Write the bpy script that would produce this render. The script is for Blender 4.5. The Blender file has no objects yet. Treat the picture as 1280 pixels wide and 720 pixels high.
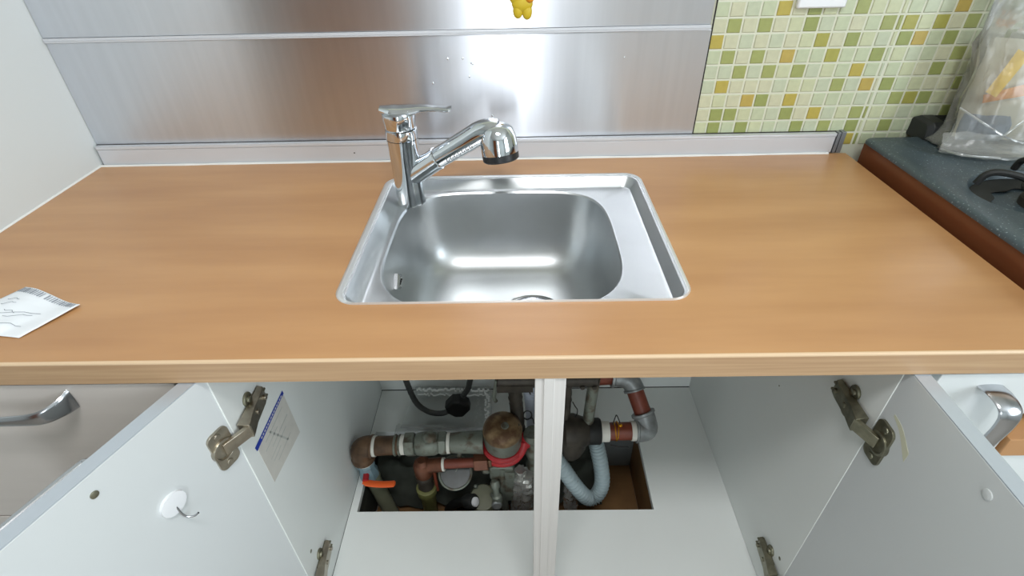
import bpy, bmesh, math, random
from mathutils import Vector, Matrix, noise
V = Vector
random.seed(7)
S = bpy.context.scene
COL = S.collection
PI = math.pi

# ---------------------------------------------------------------- camera, world, light, exposure
cam = bpy.data.cameras.new('camera'); cam_o = bpy.data.objects.new('camera', cam); COL.objects.link(cam_o)
cam.sensor_width = 36; cam.lens = 659.07 / 1280 * 36; cam.clip_start = .01
rx, up_, bk = (0.99980042, 0.00277964, -0.01978378), (0.01425795, 0.59438187, 0.80405653), (0.01399411, -0.80417813, 0.59422361)
cam_o.matrix_world = Matrix(((rx[0], up_[0], bk[0], -.0009), (rx[1], up_[1], bk[1], -.4457), (rx[2], up_[2], bk[2], 1.2812), (0, 0, 0, 1)))
S.camera = cam_o
S.view_settings.view_transform = 'Standard'; S.view_settings.look = 'None'
S.view_settings.gamma = 1; S.view_settings.use_curve_mapping = False
S.view_settings.exposure = 0.0
w = bpy.data.worlds.new('world'); S.world = w; w.use_nodes = True
w.node_tree.nodes['Background'].inputs[0].default_value = (.85, .93, 1, 1)
w.node_tree.nodes['Background'].inputs[1].default_value = .35
LAMP_POWER = 15; WINDOW_POWER = 36

def area(name, loc, size, power, color, rot, size_y=None):
    l = bpy.data.lights.new(name, 'AREA'); l.energy = power; l.color = color
    l.shape = 'RECTANGLE'; l.size = size; l.size_y = size_y or size
    o = bpy.data.objects.new(name, l); o.location = loc; o.rotation_euler = rot; COL.objects.link(o)
    return o
area('daylight', (1.985, -1.25, 1.5), 1.15, WINDOW_POWER, (.84, .93, 1), (PI/2, 0, PI/2), 1.2)
area('front_fill_daylight', (-.08, -2.585, 1.12), .26, 15, (.88, .95, 1), (PI/2, 0, 0), 1.75)  # unseen source added behind the camera: frontal light and the steel streak
area('ceiling_light', (.02, -.62, 2.235), .62, LAMP_POWER, (.97, .98, 1), (0, 0, 0), .30)

# ---------------------------------------------------------------- materials
def srgb(*c):
    return tuple((x/255/12.92 if x/255 <= .04045 else ((x/255+.055)/1.055)**2.4) for x in c) + (1,)
def mat(name, color, rough=.5, metal=0., bump=0., bscale=200., var=0., vscale=6., stretch=(1, 1, 1), color2=None, aniso=0.,
        spec=.5, trans=0., emit=0, coat=0., mixlo=.35, mixhi=.65, bstretch=None, detail=5, rvar=0.):
    m = bpy.data.materials.new(name); m.use_nodes = True
    nt = m.node_tree; b = nt.nodes['Principled BSDF']
    N = lambda t: nt.nodes.new(t)
    b.inputs['Base Color'].default_value = color
    b.inputs['Roughness'].default_value = rough; b.inputs['Metallic'].default_value = metal
    b.inputs['Specular IOR Level'].default_value = spec
    b.inputs['Transmission Weight'].default_value = trans
    b.inputs['Coat Weight'].default_value = coat
    if aniso:
        b.inputs['Anisotropic'].default_value = aniso
        tg = N('ShaderNodeCombineXYZ'); tg.inputs[2].default_value = 1
        nt.links.new(tg.outputs[0], b.inputs['Tangent'])
    if emit:
        b.inputs['Emission Color'].default_value = color; b.inputs['Emission Strength'].default_value = emit
    geo = N('ShaderNodeNewGeometry')
    def noisetex(scale, st, det):
        mp = N('ShaderNodeMapping'); mp.inputs['Scale'].default_value = st
        n = N('ShaderNodeTexNoise'); n.inputs['Scale'].default_value = scale; n.inputs['Detail'].default_value = det
        nt.links.new(geo.outputs['Position'], mp.inputs[0]); nt.links.new(mp.outputs[0], n.inputs['Vector'])
        return n
    if color2 or var:
        n = noisetex(vscale, stretch, detail)
        r = N('ShaderNodeValToRGB'); r.color_ramp.elements[0].position = mixlo; r.color_ramp.elements[1].position = mixhi
        c2 = color2 or tuple(max(0, c*(1-var)) for c in color[:3]) + (1,)
        r.color_ramp.elements[0].color = c2; r.color_ramp.elements[1].color = color
        nt.links.new(n.outputs['Fac'], r.inputs[0]); nt.links.new(r.outputs[0], b.inputs['Base Color'])
    if rvar:
        n = noisetex(9, (1, 1, 1), 4); mr = N('ShaderNodeMapRange')
        mr.inputs['To Min'].default_value = max(.02, rough-rvar); mr.inputs['To Max'].default_value = rough+rvar
        nt.links.new(n.outputs['Fac'], mr.inputs[0]); nt.links.new(mr.outputs[0], b.inputs['Roughness'])
    if bump:
        n = noisetex(bscale, bstretch or stretch, 3)
        bp = N('ShaderNodeBump'); bp.inputs['Strength'].default_value = bump; bp.inputs['Distance'].default_value = .002
        nt.links.new(n.outputs['Fac'], bp.inputs['Height']); nt.links.new(bp.outputs[0], b.inputs['Normal'])
    return m

def film(name, tint, opacity, rough=.15, bump=0., bscale=40.):
    """thin clear or milky plastic film"""
    m = bpy.data.materials.new(name); m.use_nodes = True; nt = m.node_tree
    for n in list(nt.nodes):
        if n.type == 'BSDF_PRINCIPLED': nt.nodes.remove(n)
    out = [n for n in nt.nodes if n.type == 'OUTPUT_MATERIAL'][0]
    N = lambda t: nt.nodes.new(t)
    tr = N('ShaderNodeBsdfTransparent'); tr.inputs[0].default_value = (.97, .98, .98, 1)
    df = N('ShaderNodeBsdfDiffuse'); df.inputs[0].default_value = tint
    tl = N('ShaderNodeBsdfTranslucent'); tl.inputs[0].default_value = tint
    gl = N('ShaderNodeBsdfGlossy'); gl.inputs['Roughness'].default_value = rough; gl.inputs[0].default_value = (1, 1, 1, 1)
    a = N('ShaderNodeMixShader'); a.inputs[0].default_value = .5
    nt.links.new(df.outputs[0], a.inputs[1]); nt.links.new(tl.outputs[0], a.inputs[2])
    c = N('ShaderNodeMixShader'); c.inputs[0].default_value = opacity
    nt.links.new(tr.outputs[0], c.inputs[1]); nt.links.new(a.outputs[0], c.inputs[2])
    fr = N('ShaderNodeFresnel'); fr.inputs[0].default_value = 1.5
    d = N('ShaderNodeMixShader'); nt.links.new(fr.outputs[0], d.inputs[0])
    nt.links.new(c.outputs[0], d.inputs[1]); nt.links.new(gl.outputs[0], d.inputs[2])
    nt.links.new(d.outputs[0], out.inputs[0])
    if bump:
        geo = N('ShaderNodeNewGeometry'); n = N('ShaderNodeTexNoise'); n.inputs['Scale'].default_value = bscale
        bp = N('ShaderNodeBump'); bp.inputs['Strength'].default_value = bump; bp.inputs['Distance'].default_value = .01
        nt.links.new(geo.outputs['Position'], n.inputs['Vector']); nt.links.new(n.outputs['Fac'], bp.inputs['Height'])
        for q in (df, tl, gl, fr): nt.links.new(bp.outputs[0], q.inputs['Normal'])
    return m

M = dict(
    wood=mat('counter_laminate', srgb(192, 145, 98), .33, 0, .03, 30, 0, 2.6, (1.0, 7, 1), srgb(175, 128, 84), spec=.5, mixlo=.3, mixhi=.7, detail=8, coat=.1),
    wood_edge=mat('counter_edge_laminate', srgb(190, 158, 122), .4, 0, .04, 40, 0, 8, (.6, 1, 30), srgb(170, 136, 102), mixlo=.3, mixhi=.7),
    wood_highlight=mat('bevel_highlight', srgb(212, 184, 150), .35),
    white=mat('white_melamine', srgb(216, 220, 219), .42, var=.03, vscale=3, spec=.4),
    white_in=mat('cabinet_interior_white', srgb(229, 233, 230), .5, var=.05, vscale=3, spec=.35),
    white_door=mat('door_inner_white', srgb(207, 211, 211), .42, var=.03, vscale=2, spec=.4),
    divider=mat('divider_edge', srgb(214, 211, 207), .5, var=.05, vscale=10, stretch=(30, 1, .3)),
    edge_alu=mat('silver_edge_strip', srgb(186, 194, 202), .32, .35),
    cap_grey=mat('grey_edge_cap', srgb(128, 132, 136), .4, .4),
    drawer=mat('beige_gloss_front', srgb(206, 199, 192), .22, 0, 0, 1, .06, 3, (.4, 1, 8), spec=.6),
    gap=mat('dark_joint', srgb(40, 36, 34), .8),
    wall=mat('white_wall', srgb(210, 215, 214), .6, 0, .05, 60),
    caulk=mat('white_caulk', srgb(226, 226, 222), .5, 0, .15, 90),
    steel=mat('brushed_steel', srgb(222, 224, 230), .31, 1, .02, 300, .05, 60, (1, 1, .05), aniso=.92, bstretch=(.02, 1, 6)),
    steel_sink=mat('sink_steel', srgb(192, 195, 196), .34, 1, .02, 90, .05, 14, rvar=.05),
    rim=mat('sink_rim_steel', srgb(226, 228, 228), .3, .6, .05, 60),
    trim=mat('white_trim', srgb(208, 210, 214), .35, .25, var=.05, vscale=6, stretch=(.3, 1, 1)),
    chrome=mat('chrome', srgb(214, 218, 222), .06, 1),
    chrome_s=mat('satin_chrome', srgb(186, 188, 192), .22, 1),
    black=mat('black_plastic', srgb(30, 32, 34), .4),
    blackm=mat('black_matte', srgb(22, 23, 22), .6),
    grout=mat('grout', srgb(212, 213, 192), .6),
    stove=mat('stove_enamel', srgb(66, 78, 84), .38, .1, .08, 400, 0, 260, (1, 1, 1), srgb(140, 152, 154), mixlo=.31, mixhi=.38, rvar=.06),
    stove_side=mat('stove_side_gloss', srgb(116, 66, 40), .25, 0, 0, 1, .2, 4),  # brown is the counter's reflection, painted into the glossy side
    paper=mat('receipt_paper', srgb(232, 236, 240), .6, 0, .1, 60),
    ink=mat('ink', srgb(150, 156, 164), .7),
    nickel=mat('hinge_nickel', srgb(186, 178, 162), .3, .95, .1, 200, .3, 50),
    nickel_d=mat('hinge_dark', srgb(150, 148, 128), .38, .9, .15, 200, .4, 60),
    iron=mat('brown_iron', srgb(110, 84, 62), .5, .3, .3, 90, .5, 40),
    irond=mat('dark_iron', srgb(70, 64, 56), .5, .4, .25, 90, .4, 40),
    greyp=mat('grey_fitting', srgb(122, 128, 118), .45, .4, .3, 80, 0, 40, (1, 1, 1), srgb(92, 84, 70), mixlo=.36, mixhi=.5),
    galv=mat('galvanised', srgb(156, 160, 160), .45, .5, .25, 90, .35, 45),
    red_pipe=mat('red_brown_pipe', srgb(132, 66, 48), .42, .1, .1, 60, .3, 40),
    copper=mat('copper_brown', srgb(120, 76, 56), .38, .5, .15, 70, .35, 40),
    tape=mat('white_tape', srgb(226, 224, 214), .6, 0, .2, 120),
    red=mat('red_ring', srgb(184, 40, 46), .4, 0, .1, 60, .2, 30),
    orange=mat('orange_handle', srgb(232, 98, 40), .4),
    bluev=mat('blue_grey_valve', srgb(134, 160, 170), .4, .3, .1, 60),
    beigep=mat('beige_pipe', srgb(128, 130, 108), .5, 0, .1, 50, .2, 14),
    yellowp=mat('yellow_green_pipe', srgb(112, 112, 66), .5, 0, .1, 50, .2, 14),
    brass=mat('brass_lid', srgb(142, 118, 86), .45, .4, .4, 60, 0, 40, (1, 1, 1), srgb(92, 66, 44), mixlo=.38, mixhi=.6),
    gold=mat('brass_wire', srgb(214, 150, 40), .3, .9),
    foil=mat('crumpled_foil', srgb(214, 214, 208), .25, .7, 1, 90, .3, 60),
    hose=mat('corrugated_hose', srgb(160, 176, 180), .4),
    pvc=mat('white_pvc', srgb(196, 202, 214), .4),
    braid=mat('braided_hose', srgb(84, 86, 84), .4, .6, .6, 900),
    ply=mat('brown_plywood', srgb(136, 100, 60), .7, 0, .2, 50, .3, 14, (1, 1, 1)),
    pitwall=mat('pit_side', srgb(128, 134, 134), .7, 0, .2, 50, .25, 10),
    dark=mat('recess_dark', srgb(66, 70, 62), .8, 0, .5, 40, .3, 30),
    blue=mat('blue_band', srgb(34, 60, 160), .5),
    sticker=mat('clear_sticker', srgb(206, 204, 196), .5, var=.06, vscale=60),
    sticker_ink=mat('sticker_print', srgb(184, 186, 180), .6),
    whitep=mat('white_plastic', srgb(232, 234, 236), .35),
    yellow=mat('yellow_rubber', srgb(204, 176, 36), .45),
    bag=film('thin_plastic_bag', (.76, .76, .71, 1), .30, .22, .6, 22),
    glass=film('gauge_glass', (.5, .55, .53, 1), .12, .08),
    clear=film('clear_plastic', (.86, .9, .88, 1), .28, .12, .5, 50),
    packet=mat('pale_packet', srgb(196, 190, 168), .5, 0, .3, 30, .12, 12),
    packet_o=mat('orange_print', srgb(232, 146, 24), .45, 0, .2, 30, .2, 20),
    packet_y=mat('yellow_print', srgb(240, 200, 60), .45),
    packet_b=mat('blue_grey_print', srgb(120, 136, 156), .5, 0, .3, 30, .3, 30),
    floor=mat('vinyl_floor', srgb(168, 160, 150), .5, 0, 0, 1, .2, 3, (1, 8, 1)),
    ceil=mat('white_ceiling', srgb(232, 232, 228), .8),
    doorbrown=mat('brown_room_door', srgb(140, 78, 42), .5, 0, 0, 1, .2, 3, (6, 1, .6)),
    lamp=mat('lamp_diffuser', (1, .97, .93, 1), .5, emit=3.0),
    stain=mat('yellow_stain', srgb(202, 202, 178), .5),
)

# ---------------------------------------------------------------- helpers
def tag(o, label=None, cat=None, group=None, kind=None):
    if label: o['label'] = label
    if cat: o['category'] = cat
    if group: o['group'] = group
    if kind: o['kind'] = kind
    return o
def thing(name, label, cat, loc=(0, 0, 0), group=None):
    o = bpy.data.objects.new(name, None); o.empty_display_size = .03; o.location = loc; COL.objects.link(o)
    return tag(o, label, cat, group)
def wloc(o):
    p = V(o.location)
    while o.parent: o = o.parent; p += V(o.location)
    return p
def obj(name, bm, m, parent=None, smooth=True, label=None, kind=None, bevel=0, ang=.6):
    bmesh.ops.recalc_face_normals(bm, faces=bm.faces)
    if parent is not None: bmesh.ops.translate(bm, verts=bm.verts, vec=-wloc(parent))
    me = bpy.data.meshes.new(name); bm.to_mesh(me); bm.free()
    for mm in (m if isinstance(m, (list, tuple)) else [m]): me.materials.append(M[mm] if isinstance(mm, str) else mm)
    o = bpy.data.objects.new(name, me); COL.objects.link(o)
    if parent is not None: o.parent = parent
    if smooth:
        me.shade_smooth()
        try: me.set_sharp_from_angle(angle=ang)
        except Exception: pass
    if bevel:
        b = o.modifiers.new('bevel', 'BEVEL'); b.width = bevel; b.segments = 2; b.limit_method = 'ANGLE'
    if label: o['label'] = label
    if kind: o['kind'] = kind
    return o
B = bmesh.new
def box(bm, x0, x1, y0, y1, z0, z1, mtx=None, mi=0):
    vs = [bm.verts.new((x, y, z)) for x in (x0, x1) for y in (y0, y1) for z in (z0, z1)]
    if mtx is not None:
        for v in vs: v.co = mtx @ v.co
    for f in ((0, 1, 3, 2), (4, 6, 7, 5), (0, 4, 5, 1), (2, 3, 7, 6), (0, 2, 6, 4), (1, 5, 7, 3)):
        fc = bm.faces.new([vs[i] for i in f]); fc.material_index = mi
    return bm
def loft(bm, rings, closed=True, cap0=True, cap1=True, mi=0):
    R = [[bm.verts.new(p) for p in r] for r in rings]
    n = len(R[0])
    for a, b in zip(R, R[1:]):
        for i in range(n if closed else n-1):
            j = (i+1) % n
            f = bm.faces.new((a[i], a[j], b[j], b[i])); f.material_index = mi
    if cap0 and closed: bm.faces.new(R[0][::-1]).material_index = mi
    if cap1 and closed: bm.faces.new(R[-1]).material_index = mi
    return bm
def frame(d, hint=V((0, 0, 1))):
    d = V(d).normalized()
    if abs(d.dot(hint)) > .95: hint = V((1, 0, 0))
    a = d.cross(hint).normalized(); return a, a.cross(d).normalized()
def lathe(bm, base, axis, prof, n=24, sx=1, sy=1, jit=0, rot=0):
    """prof: list of (distance along axis, radius)"""
    a, b = frame(axis); ax = V(axis).normalized(); base = V(base)
    rings = []
    for k, (h, r) in enumerate(prof):
        rings.append([base + ax*h + (a*math.cos(2*PI*i/n+rot)*sx + b*math.sin(2*PI*i/n+rot)*sy)*(r*(1+jit*random.uniform(-1, 1))) for i in range(n)])
    return loft(bm, rings)
def cyl(bm, p0, p1, r0, r1=None, n=20, bev=0.0):
    p0, p1 = V(p0), V(p1); L = (p1-p0).length; r1 = r0 if r1 is None else r1
    pr = [(0, r0), (L, r1)] if not bev else [(0, r0-bev), (bev, r0), (L-bev, r1), (L, r1-bev)]
    return lathe(bm, p0, p1-p0, pr, n)
def catmull(pts, k=8):
    P = [V(p) for p in pts]; P = [P[0]*2-P[1]] + P + [P[-1]*2-P[-2]]; out = []
    for i in range(1, len(P)-2):
        a, b, c, d = P[i-1:i+3]
        for s in range(k):
            t = s/k
            out.append(.5*((2*b)+(c-a)*t+(2*a-5*b+4*c-d)*t*t+(3*b-a-3*c+d)*t**3))
    out.append(P[-2]); return out
def tube(bm, pts, r, n=12, smooth=8, rf=None, flat=1.0):
    P = catmull(pts, smooth) if smooth else [V(p) for p in pts]
    rings = []; a = None
    for i, p in enumerate(P):
        d = (P[min(i+1, len(P)-1)] - P[max(i-1, 0)]).normalized()
        if a is None: a, b = frame(d)
        else:
            a = (a - d*a.dot(d)).normalized(); b = a.cross(d).normalized()
        rr = rf(i, i/(len(P)-1)) if rf else r
        rings.append([p + (a*math.cos(2*PI*k/n)+b*math.sin(2*PI*k/n)*flat)*rr for k in range(n)])
    return loft(bm, rings)
def rrect(x0, x1, y0, y1, r, n=8):
    out = []
    for cx, cy, a0 in ((x1-r, y1-r, 0), (x0+r, y1-r, 90), (x0+r, y0+r, 180), (x1-r, y0+r, 270)):
        for i in range(n+1):
            a = math.radians(a0+90*i/n); out.append((cx+r*math.cos(a), cy+r*math.sin(a)))
    return out
def holed_slab(bm, outer, inner, z0, z1):
    """plate with an opening: outer / inner are 2D loops"""
    def loop(pts, z): 
        vs = [bm.verts.new((x, y, z)) for x, y in pts]
        return vs, [bm.edges.new((vs[i], vs[(i+1) % len(vs)])) for i in range(len(vs))]
    to, te = loop(outer, z1); ti, tie = loop(inner, z1)
    bmesh.ops.triangle_fill(bm, edges=te+tie, use_beauty=True)
    bo, be = loop(outer, z0); bi, bie = loop(inner, z0)
    bmesh.ops.triangle_fill(bm, edges=be+bie, use_beauty=True)
    for a, b in ((to, bo), (ti, bi)):
        for i in range(len(a)):
            j = (i+1) % len(a); bm.faces.new((a[i], a[j], b[j], b[i]))
    return bm
def ball(bm, c, r, sc=(1, 1, 1), sub=3, amp=0, fr=30):
    res = bmesh.ops.create_icosphere(bm, subdivisions=sub, radius=1)
    for v in res['verts']:
        p = v.co.copy(); k = 1+amp*noise.noise(p*fr*r)
        v.co = V(c) + V((p.x*r*sc[0], p.y*r*sc[1], p.z*r*sc[2]))*k
    return bm
def torus(bm, c, axis, R, r, n=28, m=10):
    a, b = frame(axis); ax = V(axis).normalized(); c = V(c)
    rings = []
    for i in range(n+1):
        t = 2*PI*i/n; d = a*math.cos(t)+b*math.sin(t)
        rings.append([c + d*(R+r*math.cos(2*PI*k/m)) + ax*r*math.sin(2*PI*k/m) for k in range(m)])
    loft(bm, rings, cap0=False, cap1=False)
    bmesh.ops.remove_doubles(bm, verts=bm.verts, dist=1e-6)
    return bm

# ---------------------------------------------------------------- the room
def struct(name, bm, m, parent=None, **k): return obj(name, bm, m, parent, smooth=False, kind='structure' if parent is None else None, **k)
struct('floor', box(B(), -2.2, 2.0, -2.6, .72, -.05, 0), 'floor')
struct('ceiling', box(B(), -2.2, 2.0, -2.6, .72, 2.3, 2.35), 'ceil')
wall_back = struct('wall_back', box(B(), -2.2, 2.0, .602, .72, 0, 2.3), 'grout')
struct('wall_left', box(B(), -1.0, -.866, -.16, .602, 0, 2.3), 'wall')
struct('wall_far_left', box(B(), -2.25, -2.2, -2.6, .72, 0, 2.3), 'wall')
wf = B(); box(wf, 2.0, 2.05, -2.6, -1.85, 0, 2.3); box(wf, 2.0, 2.05, -.65, .72, 0, 2.3); box(wf, 2.0, 2.05, -1.85, -.65, 0, .88); box(wf, 2.0, 2.05, -1.85, -.65, 2.12, 2.3)
struct('wall_right', wf, 'wall')
wf = B(); box(wf, -2.2, -.28, -2.65, -2.6, 0, 2.3); box(wf, .12, 2.0, -2.65, -2.6, 0, 2.3); box(wf, -.28, .12, -2.65, -2.6, 0, .22); box(wf, -.28, .12, -2.65, -2.6, 2.02, 2.3)
struct('wall_front', wf, 'wall')
w2 = B()
for a in (-.28, .09): box(w2, a, a+.03, -2.66, -2.6, .22, 2.02)
for a in (.22, 1.99): box(w2, -.28, .12, -2.66, -2.6, a, a+.03)
struct('fill_window', w2, 'whitep')  # frame around the added frontal light, out of view
wn = B()
for a in (-1.85, -1.27, -.69): box(wn, 2.0, 2.06, a, a+.04, .88, 2.12)
for a in (.88, 2.08): box(wn, 2.0, 2.06, -1.85, -.65, a, a+.04)
struct('window_1', wn, 'whitep')
struct('door_1', box(B(), -1.75, -.75, -2.6, -2.56, 0, 2.05), 'doorbrown')
lf = thing('ceiling_lamp', 'flat white rectangular ceiling lamp above the worktop', 'lamp', (.02, -.62, 2.3))
fr_ = B(); box(fr_, -.33, .37, -.8, -.44, 2.27, 2.3); obj('lamp_frame', fr_, 'whitep', lf, bevel=.005)
obj('diffuser', box(B(), -.29, .33, -.77, -.47, 2.24, 2.27), 'lamp', lf, bevel=.005)

# tiles on the back wall (right of the steel)
TC = {}
for key, cols in dict(P=[(196, 200, 164), (190, 198, 166), (200, 200, 170), (190, 197, 170)], G=[(150, 158, 96), (158, 164, 102)],
                      Y=[(182, 166, 84), (184, 162, 88)], O=[(166, 162, 84)]).items():
    TC[key] = [mat('tile_%s_%d' % ({'P': 'pale', 'G': 'green', 'Y': 'ochre', 'O': 'olive'}[key], i), srgb(*c), .3, 0, .1, 120, .08, 90, spec=.4) for i, c in enumerate(cols)]
rowsL = ["PPPPPPPPPPPP", "PPPPYPGPPGPP", "PGPGPPGPPPPG", "YPPPPPPOPGPP", "PGPGPYPPOPPG", "PPGPGPGPPPYP", "PYPPPPPPPGPY", "PPPYGPYPPPPP", "PGGPPPGPYPPG", "PGPGPPPGPGPG", "PPPPPPPPPPPY"]
rowsS = "PPGPPPPPGPG"
rowsR = ["PPPPPGPGPPPP", "PPPYPPPPGPPP", "OPOPGPPPPGPP", "GYPGPPPGPPPY", "PPPPGPPPPPGP", "PPPGPPPGPPPP", "GPPPPGPPPPPP", "PGOGPPPPPGPP", "PPPPPGPPPPYP", "PGPPPPPGPPPP", "PPPPPPPPPPPP"]
px, pz = .02754, .0268
tile_mesh = {}
def tile_me(wd, ht, m):
    k = (round(wd, 4), round(ht, 4), m.name)
    if k not in tile_mesh:
        bm = B(); a, b = wd/2, ht/2; c, d = a-.0012, b-.0012
        o_ = [bm.verts.new(p) for p in ((-a, 0, -b), (a, 0, -b), (a, 0, b), (-a, 0, b))]
        i_ = [bm.verts.new(p) for p in ((-c, -.0012, -d), (c, -.0012, -d), (c, -.0012, d), (-c, -.0012, d))]
        bm.faces.new(i_)
        for q in range(4): bm.faces.new((o_[q], o_[(q+1) % 4], i_[(q+1) % 4], i_[q]))
        bmesh.ops.recalc_face_normals(bm, faces=bm.faces)
        me = bpy.data.meshes.new('tile'); bm.to_mesh(me); bm.free(); me.materials.append(m); tile_mesh[k] = me
    return tile_mesh[k]
def put_tile(x, z, wd, ht, ch):
    m = random.choice(TC[ch])
    o = bpy.data.objects.new('tile', tile_me(wd, ht, m)); o.location = (x, .6015, z); COL.objects.link(o); o.parent = wall_back
G = .0035
for r in range(-1, 10):
    zt = 1.1285 - pz*r
    zc = zt - pz/2
    for c in range(12):
        x0 = .3799 + px*(c-1)
        if c == 0: put_tile((x0+.0+x0+px)/2+.0005, zc, px-G, pz-G, rowsL[r+1][c])
        else: put_tile(x0+px/2, zc, px-G, pz-G, rowsL[r+1][c])
    sw = .0075 if r > 3 else .009
    put_tile(.6833+sw/2+.001, zc, sw-.002, pz-G, rowsS[r+1])
    for c in range(12): put_tile(.6945+px*(c+.5), zc, px-G, pz-G, rowsR[r+1][c])
# tiles beyond the part in view: one joined part
bm = B()
for r in range(-6, 11):
    for c in range(-1, 34):
        x = .3799+px*(c+.5) if c < 11 else .6945+px*(c-11+.5); z = 1.1285-pz*(r+.5)
        if -1 <= r <= 9 and c < 23: continue
        if r == 10: continue
        box(bm, x-px/2+.0017, x+px/2-.0017, .6003, .6015, z-pz/2+.0017, z+pz/2-.0017, mi=random.choice([0, 0, 0, 0, 1, 1, 2]))
obj('tile_field', bm, [TC['P'][0], TC['G'][0], TC['Y'][0]], wall_back, smooth=False, kind='stuff')

# ---------------------------------------------------------------- steel backsplash
t0_ = t = thing('steel_backsplash', 'brushed steel backsplash panel behind the sink and faucet', 'backsplash', (-.25, .599, .885))
obj('lower_panel', box(B(), -.865, .353, .598, .6018, .882, 1.0835), 'steel', t, bevel=.0006)
obj('upper_panel', box(B(), -.865, .349, .5975, .6018, 1.0925, 1.50), 'steel', t, bevel=.0006)
bm = B(); box(bm, -.865, .350, .5945, .6018, 1.0840, 1.0920); box(bm, -.865, .350, .5935, .596, 1.0872, 1.0884)
obj('seam_trim', bm, 'trim', t, bevel=.0006)
bm = B(); lathe(bm, (.3475, .5965, 1.0885), (0, -1, 0), [(0, .0018), (.001, .0015)], 10); obj('screw', bm, 'blackm', t)
bm = B(); box(bm, .3535, .3552, .5985, .6018, .89, 1.5); obj('edge_joint', bm, 'gap', t, label='dark joint along the right edge')
t = thing('backsplash_trim', 'white extruded trim along the back edge of the counter', 'trim', (-.1, .59, .85))
bm = B(); box(bm, -.862, .6385, .587, .5975, .8505, .884); box(bm, -.862, .6385, .5855, .5975, .884, .890); obj('profile', bm, 'trim', t, bevel=.0012)
obj('lip', box(B(), -.862, .6385, .5855, .60, .8898, .8908), 'trim', t, smooth=False)
bm = B(); box(bm, .6405, .6465, .5855, .5975, .8505, .8925); box(bm, .6482, .657, .5855, .60, .8505, .8935); obj('end_cap', bm, 'cap_grey', t, bevel=.0008, label='grey end cap')
bm = B()
tube(bm, [(-.868+i*.06, .5835+.0006*random.uniform(-1, 1), .8502) for i in range(26)], .0035, 8, 3, rf=lambda i, t: .003+.0011*noise.noise(V((i*.4, 0, 3)))); obj('caulk_bead', bm, 'caulk', t)
bm = B(); lathe(bm, (-.335, .587, .868), (0, -1, 0), [(0, .0015), (.0006, .0013)], 8); obj('screw', bm, 'blackm', t)
obj('upper_gap', box(B(), -.864, .655, .5962, .6005, .8906, .8916), 'gap', t, smooth=False)

bm = B(); random.seed(5)
for x, z in ((-.085, 1.035), (-.082, 1.033), (-.10, 1.043), (-.128, 1.043), (-.050, .935), (-.16, 1.0), (.20, 1.04), (-.09, 1.01)):
    ball(bm, (x, .5975, z), random.uniform(.0012, .0022), (1, .4, 1), 1)
obj('water_drop', bm, 'chrome', t0_, kind='stuff')
# ---------------------------------------------------------------- counter
t = thing('countertop', 'long orange-brown wood laminate countertop with pale front edge', 'countertop', (-.1, .3, .816))
x0, x1 = -.866, .668
outer = [(x0, .003), (x1, .003), (x1, .585), (x0, .585)]
cut = rrect(-.249, .228, .1095, .500, .028)
bm = B(); holed_slab(bm, outer, cut, .8165, .85); obj('slab', bm, 'wood', t, smooth=False)
bm = B(); box(bm, x0, x1, 0, .0032, .8155, .8472); obj('front_edge', bm, 'wood_edge', t, smooth=False, label='pale grained front edge band')
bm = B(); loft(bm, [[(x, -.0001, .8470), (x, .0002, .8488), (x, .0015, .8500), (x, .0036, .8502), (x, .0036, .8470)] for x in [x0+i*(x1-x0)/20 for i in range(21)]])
obj('edge_bevel', bm, 'wood_highlight', t, label='bevel with its highlight painted in')  # highlight along the bevel is put into a paler colour
bm = B(); tube(bm, [(-.866, .585-i*.07, .8505) for i in range(9)], .0025, 6, 2); o = obj('side_caulk', bm, 'caulk', t)

# ---------------------------------------------------------------- sink
t = thing('sink', 'single-bowl stainless steel sink set into the wood counter', 'sink', (-.01, .3, .66))
def ring(x0, x1, y0, y1, r, z): return [(x, y, z) for x, y in rrect(x0, x1, y0, y1, r, 8)]
NB = 96
def bowl(z, s, cx=-.0275, cy=.2915, hx=.1845, hy=.1810, nb=4.4, nf=3.1, dx=0):
    out = []
    for i in range(NB):
        a = 2*PI*i/NB; c, s_ = math.cos(a), math.sin(a); n = nb if s_ > 0 else nf
        # smooth change of exponent
        n = nf+(nb-nf)*(.5+.5*s_)
        k = (abs(c)**n+abs(s_)**n)**(-1/n)
        out.append((cx+dx+c*k*(hx-s), cy+s_*k*(hy-s), z))
    return out
bm = B()
prof = [(.832, -.0035), (.8315, -.001), (.8285, .0015), (.82, .003), (.79, .006), (.765, .0085), (.745, .0115), (.728, .016), (.712, .0225), (.698, .0315), (.687, .043), (.6795, .057), (.676, .074), (.6745, .095), (.6735, .12), (.672, .145)]
loft(bm, [bowl(z, s) for z, s in prof], cap0=False, cap1=False)
bmesh.ops.triangle_fill(bm, edges=[e for e in bm.edges if e.is_boundary and all(v.co.z < .6722 for v in e.verts)], use_beauty=True)
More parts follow.
